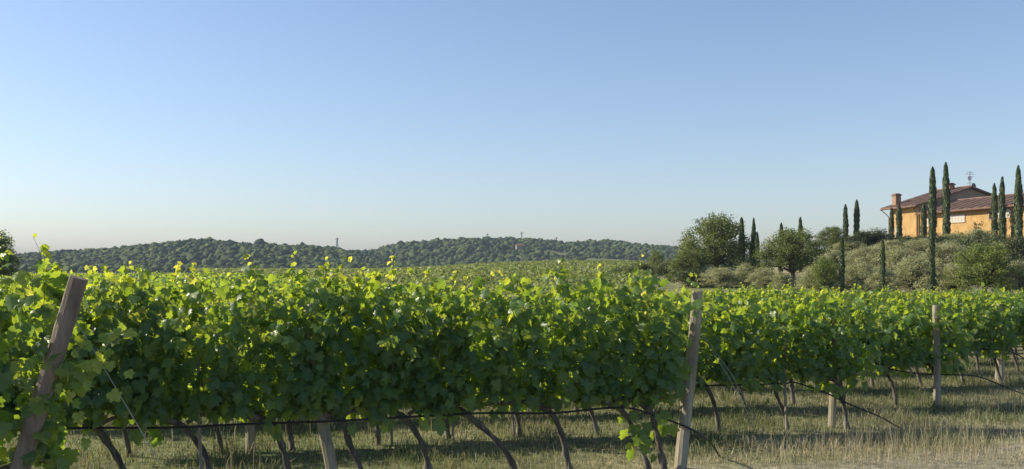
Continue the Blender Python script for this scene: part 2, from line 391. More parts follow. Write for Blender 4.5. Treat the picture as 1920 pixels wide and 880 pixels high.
def vine_foliage(seed, top=2.05, width=.85, n_shoot=17, dens=1.0, droop=.22, bottom=.80, extra=(), sprig=()):
    global rng
    rng = np.random.default_rng(seed)
    P, N, T, S, A = [], [], [], [], []
    SV, SF, off = [], [], 0
    for s in range(n_shoot + len(extra)):
        ex = extra[s - n_shoot] if s >= n_shoot else None
        x0 = rng.uniform(-width / 2 - .06, width / 2 + .06); side = rng.choice([-1, 1])
        L = (top - .74) * rng.uniform(.74, 1.02) * (1 + .11 * math.sin(x0 * 8.5 + seed * 2.3))
        if rng.random() < .30: L += rng.uniform(.04, .26)
        L = min(L, top - .72 + rng.uniform(-.04, .12))
        m = 14; p = np.array([x0, rng.normal(0, .04), .72]); dr = np.array([rng.normal(0, .22), side * rng.uniform(.0, .24), 1.0]); dr /= np.linalg.norm(dr)
        pts = [p.copy()]; flop = rng.random() < droop
        if ex is not None: p[0] = ex[0]; p[1] = 0; dr = np.array([rng.normal(0, .05), 0, 1.]); L = ex[1] - .72; flop = False; pts = [p.copy()]
        for i in range(m):
            dr = dr + np.array([rng.normal(0, .10), rng.normal(0, .07) - .10 * p[1] * 2.2 * (not flop), 0])
            if flop and i > 6: dr = dr + np.array([rng.normal(0, .05), side * .12, -.20])
            dr /= np.linalg.norm(dr); p = p + dr * L / m; pts.append(p.copy())
        pts = np.array(pts)
        v, f = tri_tube(pts, .0045, .0015); SV.append(v); SF.append(f + off); off += len(v)
        nn = int(L / .045 * dens)
        tt = np.sort(rng.random(nn)) * .98 + .02
        q = np.stack([np.interp(tt * m, np.arange(m + 1), pts[:, k]) for k in range(3)], -1)
        out = np.sign(q[:, 1] + rng.normal(0, .07, nn)); out[out == 0] = 1
        pet = unit(nn) * .06 + np.stack([0 * tt, out * rng.uniform(.02, .12, nn), rng.uniform(-.02, .06, nn)], -1)
        young = np.clip((tt - .80) / .2, 0, 1)
        q2 = q + pet * (1 - .75 * young[:, None])
        size = rng.uniform(.064, .122, nn) * (1 - .60 * young)
        nr = np.stack([rng.normal(0, .45, nn), out * rng.uniform(.2, 1.0, nn), rng.uniform(.05, .9, nn)], -1) + unit(nn) * .35
        tp = np.stack([rng.normal(0, .5, nn), out * .35, -1 + 1.1 * young], -1) + unit(nn) * .25
        P.append(q2); N.append(nr); T.append(tp); S.append(size)
        A.append(np.clip(rng.normal(.34, .20, nn) + .38 * young + .08 * (tt > .6), 0, 1))
    # laterals: outer skin that fills the wall
    ns = int(105 * dens * width / .85)
    zz = bottom + (top - bottom - .22) * rng.random(ns) ** 1.35
    out = rng.choice([-1., 1.], ns)
    xx = rng.uniform(-width / 2 - .08, width / 2 + .08, ns)
    zz = zz + (.10 * np.sin(xx * 6.3 + seed * 1.3) + rng.uniform(-.05, .05, ns)) * np.clip(1.4 - zz, 0, .6) / .6
    lump = .07 * np.sin(xx * 7 + seed) + .06 * np.sin(zz * 6 + seed * 1.7 + xx * 3)
    yy = out * (.13 + lump + .06 * np.sin((zz - .6) * 2.2) + rng.uniform(-.05, .07, ns))
    P.append(np.stack([xx, yy, zz], -1))
    N.append(np.stack([rng.normal(0, .4, ns), out, rng.uniform(.0, .8, ns)], -1) + unit(ns) * .3)
    T.append(np.stack([rng.normal(0, .45, ns), out * .3, -np.ones(ns)], -1))
    S.append(rng.uniform(.07, .13, ns)); A.append(np.clip(rng.normal(.33, .17, ns), 0, .95))
    nb = int(40 * dens * width / .85)   # low hanging
    xx = rng.uniform(-width / 2, width / 2, nb); out = rng.choice([-1., 1.], nb)
    P.append(np.stack([xx, out * rng.uniform(0, .16, nb), rng.uniform(bottom - .05, bottom + .2, nb) + .08 * np.sin(xx * 6.3 + seed * 1.3) - .16 * (rng.random(nb) < .12)], -1))
    N.append(np.stack([rng.normal(0, .4, nb), out, rng.uniform(-.1, .5, nb)], -1)); T.append(np.stack([rng.normal(0, .4, nb), 0 * xx, -np.ones(nb)], -1))
    S.append(rng.uniform(.08, .14, nb)); A.append(np.clip(rng.normal(.3, .15, nb), 0, .9))
    for (q, tgt, cnt) in sprig:
        tt = np.linspace(.35, 1, cnt); q = np.array(q); tgt = np.array(tgt)
        c = q[None] + (tgt - q)[None] * tt[:, None] + np.array([0, 0, .12])[None] * (np.sin(tt * 3.1))[:, None]
        v, f = tri_tube(c, .004, .002); SV.append(v); SF.append(f + off); off += len(v)
        P.append(c + unit(cnt) * .03); N.append(np.stack([rng.normal(0, .3, cnt), -np.ones(cnt), rng.uniform(0, .6, cnt)], -1)); T.append(np.stack([rng.normal(0, .5, cnt), 0 * tt, -np.ones(cnt)], -1))
        S.append(rng.uniform(.055, .095, cnt)); A.append(rng.uniform(.45, .92, cnt))
    P, N, T, S, A = [np.concatenate(q) for q in (P, N, T, S, A)]
    V, Fc, a = leaves(P, N, T, S, A)
    SV = np.concatenate(SV); SF = np.concatenate(SF) + len(V)
    me = fast_mesh('foliage', np.concatenate([V, SV]), np.concatenate([Fc, SF]), {'rnd': np.r_[a, np.full(len(SF), .5)]})
    me.materials.append(M_vine); me.materials.append(M_stem)
    me.polygons.foreach_set('material_index', np.r_[np.zeros(len(Fc), np.int32), np.ones(len(SF), np.int32)])
    return me

def vine_trunk(seed, lean=.2, r=.034, head=.72, arm=.5):
    q = random.Random(seed)
    mb = MB()
    c = [(lean, q.uniform(-.03, .03), -.05), (lean * .78 + q.uniform(-.02, .02), q.uniform(-.02, .02), .2), (lean * .42 + q.uniform(-.025, .025), q.uniform(-.03, .03), .42),
         (q.uniform(-.03, .03), 0, head - .1), (-.10 - arm * .15, 0, head - .015), (-arm * .6, q.uniform(-.02, .02), head + .02), (-arm, 0, head + .01)]
    P = smooth_pts(c, 4); m = len(P)
    rr = []
    for i in range(m):
        t = i / (m - 1); rr.append(r * (1 + .18 * math.sin(i * 1.9 + seed)) * (1.35 - .5 * min(1, t * 4) if t < .25 else (.98 + .2 * math.exp(-((t - .6) / .08) ** 2) - .5 * max(0, t - .6))) * q.uniform(.86, 1.18))
    mb.tube(P, rr, 9, jit=.13)
    # second short arm and spurs
    h = Vector((0, 0, head - .06)); mb.tube(smooth_pts([h, h + Vector((.12, .01, .06)), h + Vector((.3, 0, .08))], 3), [r * .7, r * .65, r * .6, r * .55, r * .5, r * .45, r * .4][:7], 7, jit=.12)
    for k in range(5):
        x = -arm * q.random(); mb.tube([(x, 0, head), (x + q.uniform(-.03, .03), q.uniform(-.03, .03), head + .10)], [r * .45, r * .3], 5)
    return mb.mesh('trunk', smooth=True)

# ------------------------------------------------------------------ vineyard rows
TA = .247; ROT = math.atan(TA); CA, SA = math.cos(ROT), math.sin(ROT)
def row_y0(k): return 9.66 + (k - 1) * 2.27
END_X = {0: None, 1: 1.79, 2: 4.38, 3: 6.85, 4: 9.4}
def end_x(k): return 1.79 + 2.55 * (k - 1) if k >= 1 else -3.25
def row_pt(k, x): return x, row_y0(k) + TA * x
# row 0 stands nearer than the regular spacing
R0Y = 6.55
def pt(k, x): return (x, R0Y + TA * (x + 3.25)) if k == 0 else row_pt(k, x)

ORD = ['first', 'second', 'third', 'fourth', 'fifth', 'sixth', 'seventh', 'eighth', 'ninth', 'tenth', 'eleventh', 'twelfth', 'thirteenth', 'fourteenth', 'fifteenth', 'sixteenth', 'seventeenth', 'eighteenth', 'nineteenth', 'twentieth', 'twenty-first', 'twenty-second', 'twenty-third', 'twenty-fourth', 'twenty-fifth', 'twenty-sixth', 'twenty-seventh', 'twenty-eighth', 'twenty-ninth', 'thirtieth']
def vine(k, x, fol, trk, label, sc=1.0, flip=False, group=None):
    X, Y = pt(k, x); z = gz(X, Y)
    t = thing('grapevine', label, 'grapevine', (X, Y, z), ROT, group)
    a = put('foliage', fol, None, t); b = put('trunk', trk, M_bark, t)
    a.scale = (1 if not flip else -1, 1 if not flip else -1, sc); 
    return t
SP = .86
GRP = {0: 'grapevines of the row at the left edge', 1: 'grapevines of the front row'}
count = 0
# row 0: the row that ends at the leaning post
def to_local(k, x, W_):
    X, Y = pt(k, x); dx, dy = W_[0] - X, W_[1] - Y
    return (dx * CA + dy * SA, -dx * SA + dy * CA, W_[2] - gz(X, Y))
for i, x in enumerate((-3.42, -4.2, -5.0)):
    sg = [] if i else [((.25, -.1, 1.15), to_local(0, x, (at(a, 6.3), 6.3, hz(b, 6.3))), c) for (a, b, c) in ((258, 618, 5), (238, 690, 5), (200, 740, 4), (150, 770, 4), (105, 690, 4), (60, 750, 5), (30, 690, 4))]
    vine(0, x, vine_foliage(900 + i, top=2.30, n_shoot=18, dens=1.0, sprig=sg), vine_trunk(900 + i, lean=.42, r=.042),
         ['grapevine with a thick bent trunk entangled with the leaning post at the left edge', 'grapevine cut off by the left edge of the photo, tall bright shoots above its leaves',
          'grapevine farthest left in the row that ends at the leaning post'][i], group=GRP[0]); count += 1
# row 1: each plant has its own shape
FEAT = [(262, 487), (228, 492), (430, 497), (488, 484), (520, 490), (560, 488), (588, 478), (612, 490), (470, 492), (680, 498), (742, 494), (782, 492), (850, 500), (940, 504), (1012, 494), (1085, 493), (1130, 503), (1165, 498), (1200, 505)]
row1_x = [(px - 960) / F for px in (1165, 1030, 880, 765, 640, 505, 350, 185, 60, -60, -190)]
for i, u in enumerate(row1_x):
    x = u * row_y0(1) / (1 - TA * u)
    lean = (.30, .24, .50, .24, .20, .22, .24, .28, .28, .25, .25)[i]
    ext = []
    for fpx, fpy in FEAT:
        fu = (fpx - 960) / F; fx = fu * row_y0(1) / (1 - TA * fu); lo = (fx - x) / CA
        if -.42 <= lo < .42: ext.append((lo, hz(fpy, fx / fu if abs(fu) > .01 else row_y0(1)) + .03))
    lab = 'front row grapevine, %s from the end post beside the hose that drops to the ground' % ORD[i]
    if i == 2: lab = 'front row grapevine whose trunk leans far over to the left under the hose'
    if i == 0: lab = 'front row grapevine nearest its end post, trunk where the hose bends down'
    vine(1, x, vine_foliage(100 + i, top=(2.18, 2.17, 2.17, 2.15, 2.18, 2.22, 2.17, 2.13, 2.13, 2.1, 2.1)[i], width=.95, n_shoot=18, dens=.98, extra=ext), vine_trunk(100 + i, lean=lean, r=.030), lab, group=GRP[1]); count += 1
x = 1.42
vine(1, x, vine_foliage(140, top=1.85, width=.45, n_shoot=5, dens=.6, bottom=.36), vine_trunk(141, lean=.15, r=.03), 'thin young grapevine tight against the front row end post', group=GRP[1])
FOL = [vine_foliage(300 + i, top=2.0, n_shoot=18, dens=1.05, width=.96, bottom=.72) for i in range(9)]
TRK = [vine_trunk(300 + i, lean=rnd.uniform(.06, .32), r=rnd.uniform(.021, .030)) for i in range(7)]
NROW = 10
for k in range(2, NROW + 1):
    y0 = row_y0(k)
    xl = -.57 * y0 / (1 + .57 * TA); xr = min(end_x(k) - (.1 if k < 4 else .3), .57 * y0 / (1 - .57 * TA))
    n = int((xr - xl) / SP)
    for i in range(n):
        x = xr - i * SP + rnd.uniform(-.06, .06)
        X, Y = pt(k, x); u = X / Y
        sc = .88 + .05 * float(sst(.10, .2, u)) + rnd.uniform(-.03, .03)
        if k <= 4 and i < 30:
            lab = 'grapevine of the %s row, %s plant from the row\'s right end' % (ORD[k - 1], ORD[i])
        else:
            lab = 'grapevine in the %s row from the front, leafy top showing behind nearer rows' % ORD[k - 1]
        vine(k, x, FOL[rnd.randrange(9)], TRK[rnd.randrange(7)], lab, sc, rnd.random() < .5, 'grapevines of the %s row' % ORD[k - 1]); count += 1
print('vines', count)

# rows farther back: one mass
def far_rows(name, rows, label, quad, per_m, h, halfw, mat):
    PV = []
    for (x0, x1, yf, hs) in rows:
        L = (x1 - x0) / CA; n = int(L * per_m)
        if n < 1: continue
        x = rng.uniform(x0, x1, n); y = yf(x) + rng.normal(0, halfw, n)
        zt = hs * (1 - .62 * rng.random(n) ** 2.2) + .12 * np.sin(x * 2.1) * hs * .5 * rng.random(n) + rng.exponential(.05, n)
        PV.append(np.stack([x, y, ground(x, y) + zt], -1))
    P = np.concatenate(PV); n = len(P)
    Nn = unit(n) + np.array([0, -.4, .7]); B = rot_frames(Nn, unit(n))
    s = quad * rng.uniform(.6, 1.3, n)
    base = np.array([(-.5, -.1, 0), (0, -.5, .12), (.5, -.05, 0), (.28, .45, -.1), (-.28, .45, -.1)])
    V = np.einsum('nij,kj->nki', B, base) * s[:, None, None] + P[:, None, :]
    Fc = np.arange(n * 5).reshape(-1, 5)
    a = np.clip(rng.normal(.5, .2, n), 0, 1)
    o = put(name, fast_mesh(name, V.reshape(-1, 3), Fc, {'rnd': a}), mat); o['kind'] = 'stuff'; o['label'] = label; return o
rows = []
for k in range(NROW + 1, 48):
    y0 = row_y0(k); xl = -.60 * y0 / (1 + .6 * TA); xr = .60 * y0 / (1 - .6 * TA)
    segs = np.linspace(xl, xr, 24)
    for a, b in zip(segs[:-1], segs[1:]):
        xm = (a + b) / 2; ym = y0 + TA * xm; u = xm / ym
        if ym > 112 - 72 * float(sst(-.30, .0, u)): continue
        rows.append((a, b, (lambda xx, y0=y0: y0 + TA * xx), 1.85 - .1 * float(sst(.08, .2, u))))
far_rows('vine_rows', rows, 'vine rows receding into the distance behind the nearer rows', .19, 85, 1.9, .17, M_vine)
rows = []
for k in range(NROW + 4, 52):
    y0 = row_y0(k); xl = -.36 * y0; xr = .2 * y0
    segs = np.linspace(xl, xr, 22)
    for a, b in zip(segs[:-1], segs[1:]):
        xm = (a + b) / 2; ym = y0 + TA * xm; u = xm / ym
        if ym <= 112 - 72 * float(sst(-.30, .0, u)) or u > .15: continue
        rows.append((a, b, (lambda xx, y0=y0: y0 + TA * xx), 1.75))
far_rows('vineyard_block', rows, 'dull green vine rows in the hollow in the middle distance', .30, 32, 1.75, .2, M_field)
rows = []
for k in range(0, 90):
    y0 = 128 + k * 2.4
    segs = np.linspace(-.30 * y0, .30 * y0, 20)
    for a, b in zip(segs[:-1], segs[1:]):
        xm = (a + b) / 2; ym = y0 + TA * xm; u = xm / ym
        if u < -.35 or u > .17 or ym > 330 or ym < 125: continue
        if u > .12 and ym < 180: continue
        rows.append((a, b, (lambda xx, y0=y0: y0 + TA * xx), 1.6))
far_rows('far_vineyard', rows, 'pale green vineyard field on the rise in front of the right hill', .48, 7, 1.6, .22, M_field)

# ------------------------------------------------------------------ posts, stakes, hoses, wires
def post(name, x, y, top, lean, r, label, cat, mat, group, sides=11, leany=0, seed=0):
    z = gz(x, y); q = random.Random(seed)
    t = MB(); n = 12; P = []
    for i in range(n + 1):
        s = i / n; zz = -.12 + (top - z + .12) * s
        w = .012 * math.sin(s * 5 + seed)
        P.append((lean * s + w, leany * s, zz))
    t.tube(P, [r * (1.08 - .16 * i / n) * q.uniform(.97, 1.03) for i in range(n + 1)], sides, jit=.045)
    o = t.build(name, mat, None, False, (x, y, z)); return tag(o, label, cat, group)
PG = 'wooden end posts of the vine rows'
post('vineyard_post', -3.44, 6.42, hz(521, 6.42), .60, .062, 'thick brown post leaning right at the left edge among vine leaves', 'post', M_postd, PG, seed=3)
x, y = pt(1, end_x(1)); post('vineyard_post', x - .06, y, hz(546, y), .17, .062, 'tall pale round post leaning slightly at the end of the front row', 'post', M_post, PG, seed=4)
x, y = pt(2, end_x(2)); post('vineyard_post', x - .06, y + .14, hz(590, y), .02, .046, 'post at the second row end half covered by leaves', 'post', M_post, PG, seed=5)
x, y = pt(3, end_x(3)); post('vineyard_post', x - .10, y - .17, hz(572, y), .0, .055, 'upright post at the third row end with its top clear of the leaves', 'post', M_post, PG, seed=6)
x, y = pt(4, end_x(4)); post('vineyard_post', x - .05, y + .16, 1.42, .03, .08, 'thick grey post at the fourth row end near the right edge', 'post', M_post, PG, seed=7)
PG2 = 'posts inside the vine rows'
x = (606 - 960) / F; x = x * row_y0(1) / (1 - TA * x); X, Y = pt(1, x); post('row_post', X + .12, Y + .02, 1.7, -.30, .055, 'slanting grey post inside the front row under the leaves', 'post', M_post, PG2, seed=8)
x = (470 - 960) / F; x = x * row_y0(2) / (1 - TA * x); X, Y = pt(2, x); post('row_post', X, Y, 1.7, 0, .055, 'upright pale post inside the second row, seen below the hose', 'post', M_post, PG2, seed=9)
x = (1775 - 960) / F; 
SG = 'thin stakes tied beside the vine trunks'
for (k, px, ln, lab) in ((1, 372, -.02, 'thin pale stake beside a front row trunk left of centre'), (2, 729, -.05, 'thin stake in the second row between two front row trunks'),
                         (2, 846, -.03, 'thin bright stake in the second row left of the leaning trunk'), (2, 957, -.05, 'thin stake in the second row right of the leaning trunk'),
                         (2, 1466, .0, 'thin pale stake beside a second row trunk right of the end post')):
    u = (px - 960) / F; x = u * row_y0(k) / (1 - TA * u); X, Y = pt(k, x)
    post('vine_stake', X + .04, Y - .05, 1.3, ln, .016, lab, 'stake', M_stake, SG, 7, seed=px)

def hose(k, xs, zs, label, r=.0115):
    """xs along the row, z above ground"""
    P = []
    for x, z, dy in zip(xs, zs[0], zs[1]):
        X, Y = pt(k, x); P.append((X, Y + dy, gz(X, Y) + z))
    P = smooth_pts(P, 5); mb = MB(); mb.tube(P, r, 6)
    o = mb.build('drip_hose', M_hose, None, True); tag(o, label, 'hose', 'black drip hoses along the vine rows')
def hose_row(k, xl, drop, zh=.65, seed=1):
    q = random.Random(seed); e = end_x(k); xs = list(np.arange(xl, e - .75, .7)); z = [zh + q.uniform(-.02, .02) for _ in xs]; dy = [-.10] * len(xs)
    for dd in drop: xs.append(e + dd[0]); z.append(dd[1]); dy.append(dd[2] if len(dd) > 2 else -.10)
    hose(k, xs, (z, dy), HL[k])
HL = {1: 'black drip hose along the front row, curving down past its end post', 2: 'black drip hose along the second row, sagging to the ground at its end',
      3: 'black drip hose of the third row, arching to the ground at right', 4: 'black drip hose of the fourth row, leaving at the right edge'}
hose_row(1, -5.2, [(-.70, .66), (-.35, .57), (0, .44, -.09), (.18, .33, .02), (.34, .19, .25), (.5, -.01, .6)], .645, 1)
hose_row(2, -7, [(-.7, .64), (-.3, .52), (.1, .34), (.5, .18), (.75, .05), (.85, -.01)], .60, 2)
hose_row(3, -8, [(-.9, .6), (-.3, .52), (.2, .5), (.7, .45), (1.3, .22), (1.6, .1), (1.75, -.01)], .66, 3)
hose_row(4, -8, [(-.9, .66), (-.3, .66), (.1, .60), (.5, .4), (.9, .15), (1.1, -.01)], .68, 4)

def wire(pts, r, label, group=None, name='anchor_wire'):
    mb = MB(); mb.tube(pts, r, 5); o = mb.build(name, M_wire, None, True); tag(o, label, 'wire', group)
AG = 'anchor wires of the row ends'
d0 = 6.7
wire([(at(136, 6.42), 6.42, hz(590, 6.42)), (at(395, 7.2), 7.2, .0)], .0026, 'pale anchor wire running down right from the leaning post at left', AG)
x, y = pt(1, end_x(1)); 
for j, off in enumerate((0, .05)):
    wire([(x + .07, y, 1.52), (x + .42 + off, y + .02, .98), (x + .95 + off, y + .08, .0)], .0018, ['upper of two thin anchor wires right of the front row end post', 'lower of two thin anchor wires right of the front row end post'][j], AG)
x, y = pt(3, end_x(3)); wire([(x + .05, y, 1.3), (x + 1.0, y, 0.0)], .0028, 'thin anchor wire slanting from the third row end post', AG)
for k in (1, 2, 3):
    xl = -.6 * row_y0(k) / (1 + .6 * TA)
    x0, y0 = pt(k, xl); x1, y1 = pt(k, end_x(k))
    for zz, nm in ((.75, 'lower'), (1.32, 'upper')):
        wire([(x0, y0 + .02, gz(x0, y0) + zz), (x1, y1 + .02, gz(x1, y1) + zz)], .002, '%s trellis wire stretched along the %s vine row' % (nm, ORD[k - 1]), 'trellis wires', 'trellis_wire')

# ------------------------------------------------------------------ grass
def blades(name, X, Y, H, Wd, A, label, lean=.5, mat=M_grass):
    n = len(X); Z = ground(X, Y); th = rng.uniform(0, 2 * math.pi, n); ld = rng.uniform(0, 2 * math.pi, n); ll = np.abs(rng.normal(0, lean, n)) * H
    sx, sy = np.cos(th) * Wd / 2, np.sin(th) * Wd / 2; lx, ly = np.cos(ld) * ll, np.sin(ld) * ll
    z0 = Z - .02
    V = np.stack([np.stack([X - sx, Y - sy, z0], -1), np.stack([X + sx, Y + sy, z0], -1),
                  np.stack([X + lx * .35 + sx * .8, Y + ly * .35 + sy * .8, Z + H * .6], -1), np.stack([X + lx * .35 - sx * .8, Y + ly * .35 - sy * .8, Z + H * .6], -1),
                  np.stack([X + lx, Y + ly, Z + H * np.clip(1 - (ll / H) * .3, .4, 1)], -1)], 1)
    b = (np.arange(n) * 5)[:, None]
    T3 = np.concatenate([b + np.array([0, 1, 2]), b + np.array([0, 2, 3]), b + np.array([3, 2, 4])], 1).reshape(-1, 3)
    o = put(name, fast_mesh(name, V.reshape(-1, 3), T3, {'rnd': np.repeat(A, 3)}), mat); o['kind'] = 'stuff'; o['label'] = label; return o
def patch(X, Y, s, seed):
    q = np.random.default_rng(seed); v = 0
    for i in range(5):
        a = q.uniform(0, 6.28); f = s * q.uniform(.6, 1.8); v = v + np.sin(X * f * math.cos(a) + Y * f * math.sin(a) + q.uniform(0, 6))
    return v / 5
def area(n, y0, y1, u0, u1):
    Y = np.sqrt(rng.uniform(y0 ** 2, y1 ** 2, n)); u = rng.uniform(u0, u1, n); return u * Y, Y
X, Y = area(230000, 8.6, 25, -.56, .56)
k = (Y - TA * X - 9.66) / 2.27
inrow = np.abs(k - np.round(k))                      # 0 on a row line, .5 in the lane
u = X / Y; head = (X - (1.79 + 2.55 * k)) > 0        # headland right of the row ends
pt_ = patch(X, Y, 1.6, 3)
trk = np.clip((.42 * X - Y + 9.6 + .5 * patch(X, Y, 1.3, 21)) / .5, 0, 1)
A = np.clip(.43 + .28 * trk + .20 * pt_ + rng.normal(0, .17, len(X)) + .14 * (k < .25) + .25 * ((k < .9) & (u > .1)) * (pt_ > -.1), 0, 1)
H = (1 - .55 * trk) * (.03 + .075 * rng.random(len(X)) ** 1.6) * (1 + 2.6 * np.clip(patch(X, Y, 2.4, 7) + .5 * patch(X, Y, 6.0, 8), 0, 1)) * (1 - .35 * (k < .2))
kp = rng.random(len(X)) > .35 * trk; X, Y, H, A = X[kp], Y[kp], H[kp], A[kp]
blades('grass', X, Y, H, rng.uniform(.005, .010, len(X)), A, 'short green and dry grass under and in front of the vines', .95)
X, Y = area(5200, 9.6, 16, .25, .56)
kk = (Y - TA * X - 9.66) / 2.27; keep = (X > 1.79 + 2.55 * kk + .6) & (patch(X, Y, 1.2, 12) > -.15) & (kk < 2.6) & (Y > 10.3); X, Y = X[keep], Y[keep]
blades('dry_grass', X, Y, .15 + .33 * rng.random(len(X)) ** 1.6, rng.uniform(.003, .006, len(X)), np.clip(rng.normal(.74, .13, len(X)), .4, 1), 'tall dry straw coloured grass on the headland at lower right', .5)
X, Y = area(260, 9.3, 12, -.5, .3)
keep = patch(X, Y, 1.5, 5) > .1; X, Y = X[keep], Y[keep]
blades('dry_stalks', X, Y, .15 + .28 * rng.random(len(X)), rng.uniform(.005, .009, len(X)), np.clip(rng.normal(.85, .12, len(X)), .4, 1), 'scattered dry stalks standing in the grass of the front lane', .2)

# ------------------------------------------------------------------ trees
def leaf_cloud(P, out, size, jit=.7, upb=.25):
    """random small bent leaf clumps at P facing roughly outwards"""
    n = len(P); Nn = out + unit(n) * jit + np.array([0, 0, upb]); B = rot_frames(Nn, unit(n))
    s = size * rng.uniform(.6, 1.35, n)
    base = np.array([(0, -.55, 0), (.33, 0, .10), (0, .6, 0), (-.33, 0, .10)])
    V = np.einsum('nij,kj->nki', B, base) * s[:, None, None] + P[:, None, :]
    return V.reshape(-1, 3), np.arange(n * 4).reshape(-1, 4)
def crown_mesh(seed, lobes, size, per, name='crown', shell=.55, jit=.8, mat=None, upb=.5):
    """lobes: (x,y,z,r); leaves are clustered on twigs inside each lobe"""
    global rng
    rng = np.random.default_rng(seed); PP, OO, AA = [], [], []
    for (x, y, z, r) in lobes:
        nt_ = max(4, int(per * r * r))
        d = unit(nt_); rad = (shell + (1 - shell) * rng.random(nt_)) * (1 + .10 * rng.normal(size=nt_))
        c = np.array([x, y, z]) + d * (rad * r)[:, None] * np.array([1, 1, .8])
        m = 16; cs = size * 1.7
        p = (c[:, None, :] + rng.normal(0, cs, (nt_, m, 3)) * np.array([1, 1, .7])).reshape(-1, 3)
        PP.append(p); OO.append(np.repeat(d, m, 0)); AA.append(np.repeat(rng.normal(.5, .17, nt_), m) + rng.normal(0, .12, nt_ * m))
    P = np.concatenate(PP); O = np.concatenate(OO); A = np.clip(np.concatenate(AA), 0, 1)
    V, Fc = leaf_cloud(P, O, size, jit, upb)
    me = fast_mesh(name, V, Fc, {'rnd': A}); me.materials.append(mat); return me
def broad_lobes(seed, n, low=.2, spread=1.0):
    """unit tree: height 1, crown width about 1"""
    q = random.Random(seed); L = []
    for i in range(n):
        a = 2.399 * i + q.uniform(-.5, .5); t = (i + .5) / n
        zz = low + (.90 - low) * t + q.uniform(-.04, .04); zc = low + .30 * (1 - low)
        rr = .42 * spread * (max(.04, 1 - (max(0, zz - zc) / (1 - zc)) ** 1.7)) ** .75 * q.uniform(.45, 1.08)
        L.append((rr * math.cos(a), rr * math.sin(a), zz, q.uniform(.07, .15)))
    for i in range(n * 2 // 3):
        a = q.uniform(0, 6.28); zz = q.uniform(low, .97); zc = low + .30 * (1 - low)
        rr = .50 * spread * (max(.03, 1 - (max(0, zz - zc) / (1.02 - zc)) ** 1.7)) ** .75 * q.uniform(.8, 1.12)
        L.append((rr * math.cos(a), rr * math.sin(a), zz, q.uniform(.03, .065)))
    L.append((0, 0, low + .25, .24)); L.append((q.uniform(-.06, .06), 0, low + .42, .19)); L.append((q.uniform(-.1, .1), 0, .86, .09))
    return L
def limb_mesh(seed, lobes, r=.03, base=.28):
    mb = MB(); q = random.Random(seed)
    mb.tube(smooth_pts([(0, 0, -.04), (.01, 0, base * .5), (.0, .01, base), (0, 0, .6)], 3), [r * 1.5, r * 1.2, r * 1.1, r * 1.05, r, r * .9, r * .8, r * .6, r * .5, r * .4], 8, jit=.08)
    for (x, y, z, rr) in lobes:
        if q.random() < .75:
            mb.tube(smooth_pts([(0, 0, base * q.uniform(.75, 1.3)), (x * .45, y * .45, base + (z - base) * .55), (x, y, z)], 3), [r * .5, r * .45, r * .4, r * .33, r * .26, r * .18, r * .12], 5)
    return mb.mesh('trunk', True)
def place_tree(name, label, cat, px, ytop, d, wpx, crown, trunk, group, rz=0, extra_down=0):
    if px > 1500 and d <= 102: d -= 11
    X = at(px, d); z = gz(X, d) - extra_down; H = hz(ytop, d) - z; w = wpx / F * d
    t = thing(name, label, cat, (X, d, z), rz, group)
    c = put('crown', crown, None, t); k = put('trunk', trunk, M_tbark, t)
    for o in (c, k): o.scale = (w, w, H)
    return t
def tree_kind(seed, n, size, per, mat, spread=1.0, r=.03, base=.28, shell=.5, lobes=None, low=.2, core=1.0):
    L = lobes or [(a, b, c, e * (core if i >= n + n * 2 // 3 else 1)) for i, (a, b, c, e) in enumerate(broad_lobes(seed, n, low, spread))]
    return crown_mesh(seed, L, size, per, mat=mat, shell=shell), limb_mesh(seed, L, r, base)
TG = 'broad trees beyond the vineyard'
OAK = [tree_kind(21 + i, 46, .024, 1500, M_oak, low=(.17, .15, .34)[i]) for i in range(3)]
place_tree('oak_tree', 'largest broad dark green tree, dense crown left of the cypress pair', 'tree', 1342, 401, 112, 142, *OAK[0], TG)
place_tree('oak_tree', 'low spreading broad tree on the left flank of the largest tree', 'tree', 1290, 468, 108, 80, *OAK[1], TG, 1.0)
place_tree('oak_tree', 'wide broad tree with visible dark trunk right of the cypress pair', 'tree', 1487, 428, 104, 128, *OAK[2], TG, .4)
place_tree('oak_tree', 'rounded dark tree rising above the olives left of two tall cypresses', 'tree', 1560, 424, 136, 62, *OAK[1], TG, 2.0)
place_tree('oak_tree', 'dark tree cut off by the left edge above the vines', 'tree', -12, 430, 78, 104, *OAK[0], TG, 2.2)
LIME = [tree_kind(41 + i, 36, .028, 1200, M_lime, base=.2, low=.14) for i in range(2)]
place_tree('young_tree', 'bright yellow green tree in front of the olives below the villa', 'tree', 1845, 452, 97, 120, *LIME[0], TG)
place_tree('young_tree', 'small bright green bush with dark base left of the first low cypress', 'tree', 1548, 482, 99, 62, *LIME[1], TG, 1)
place_tree('young_tree', 'small pale green tree on the far field edge, left of the largest tree', 'tree', 1230, 470, 190, 34, *LIME[1], TG, 2)
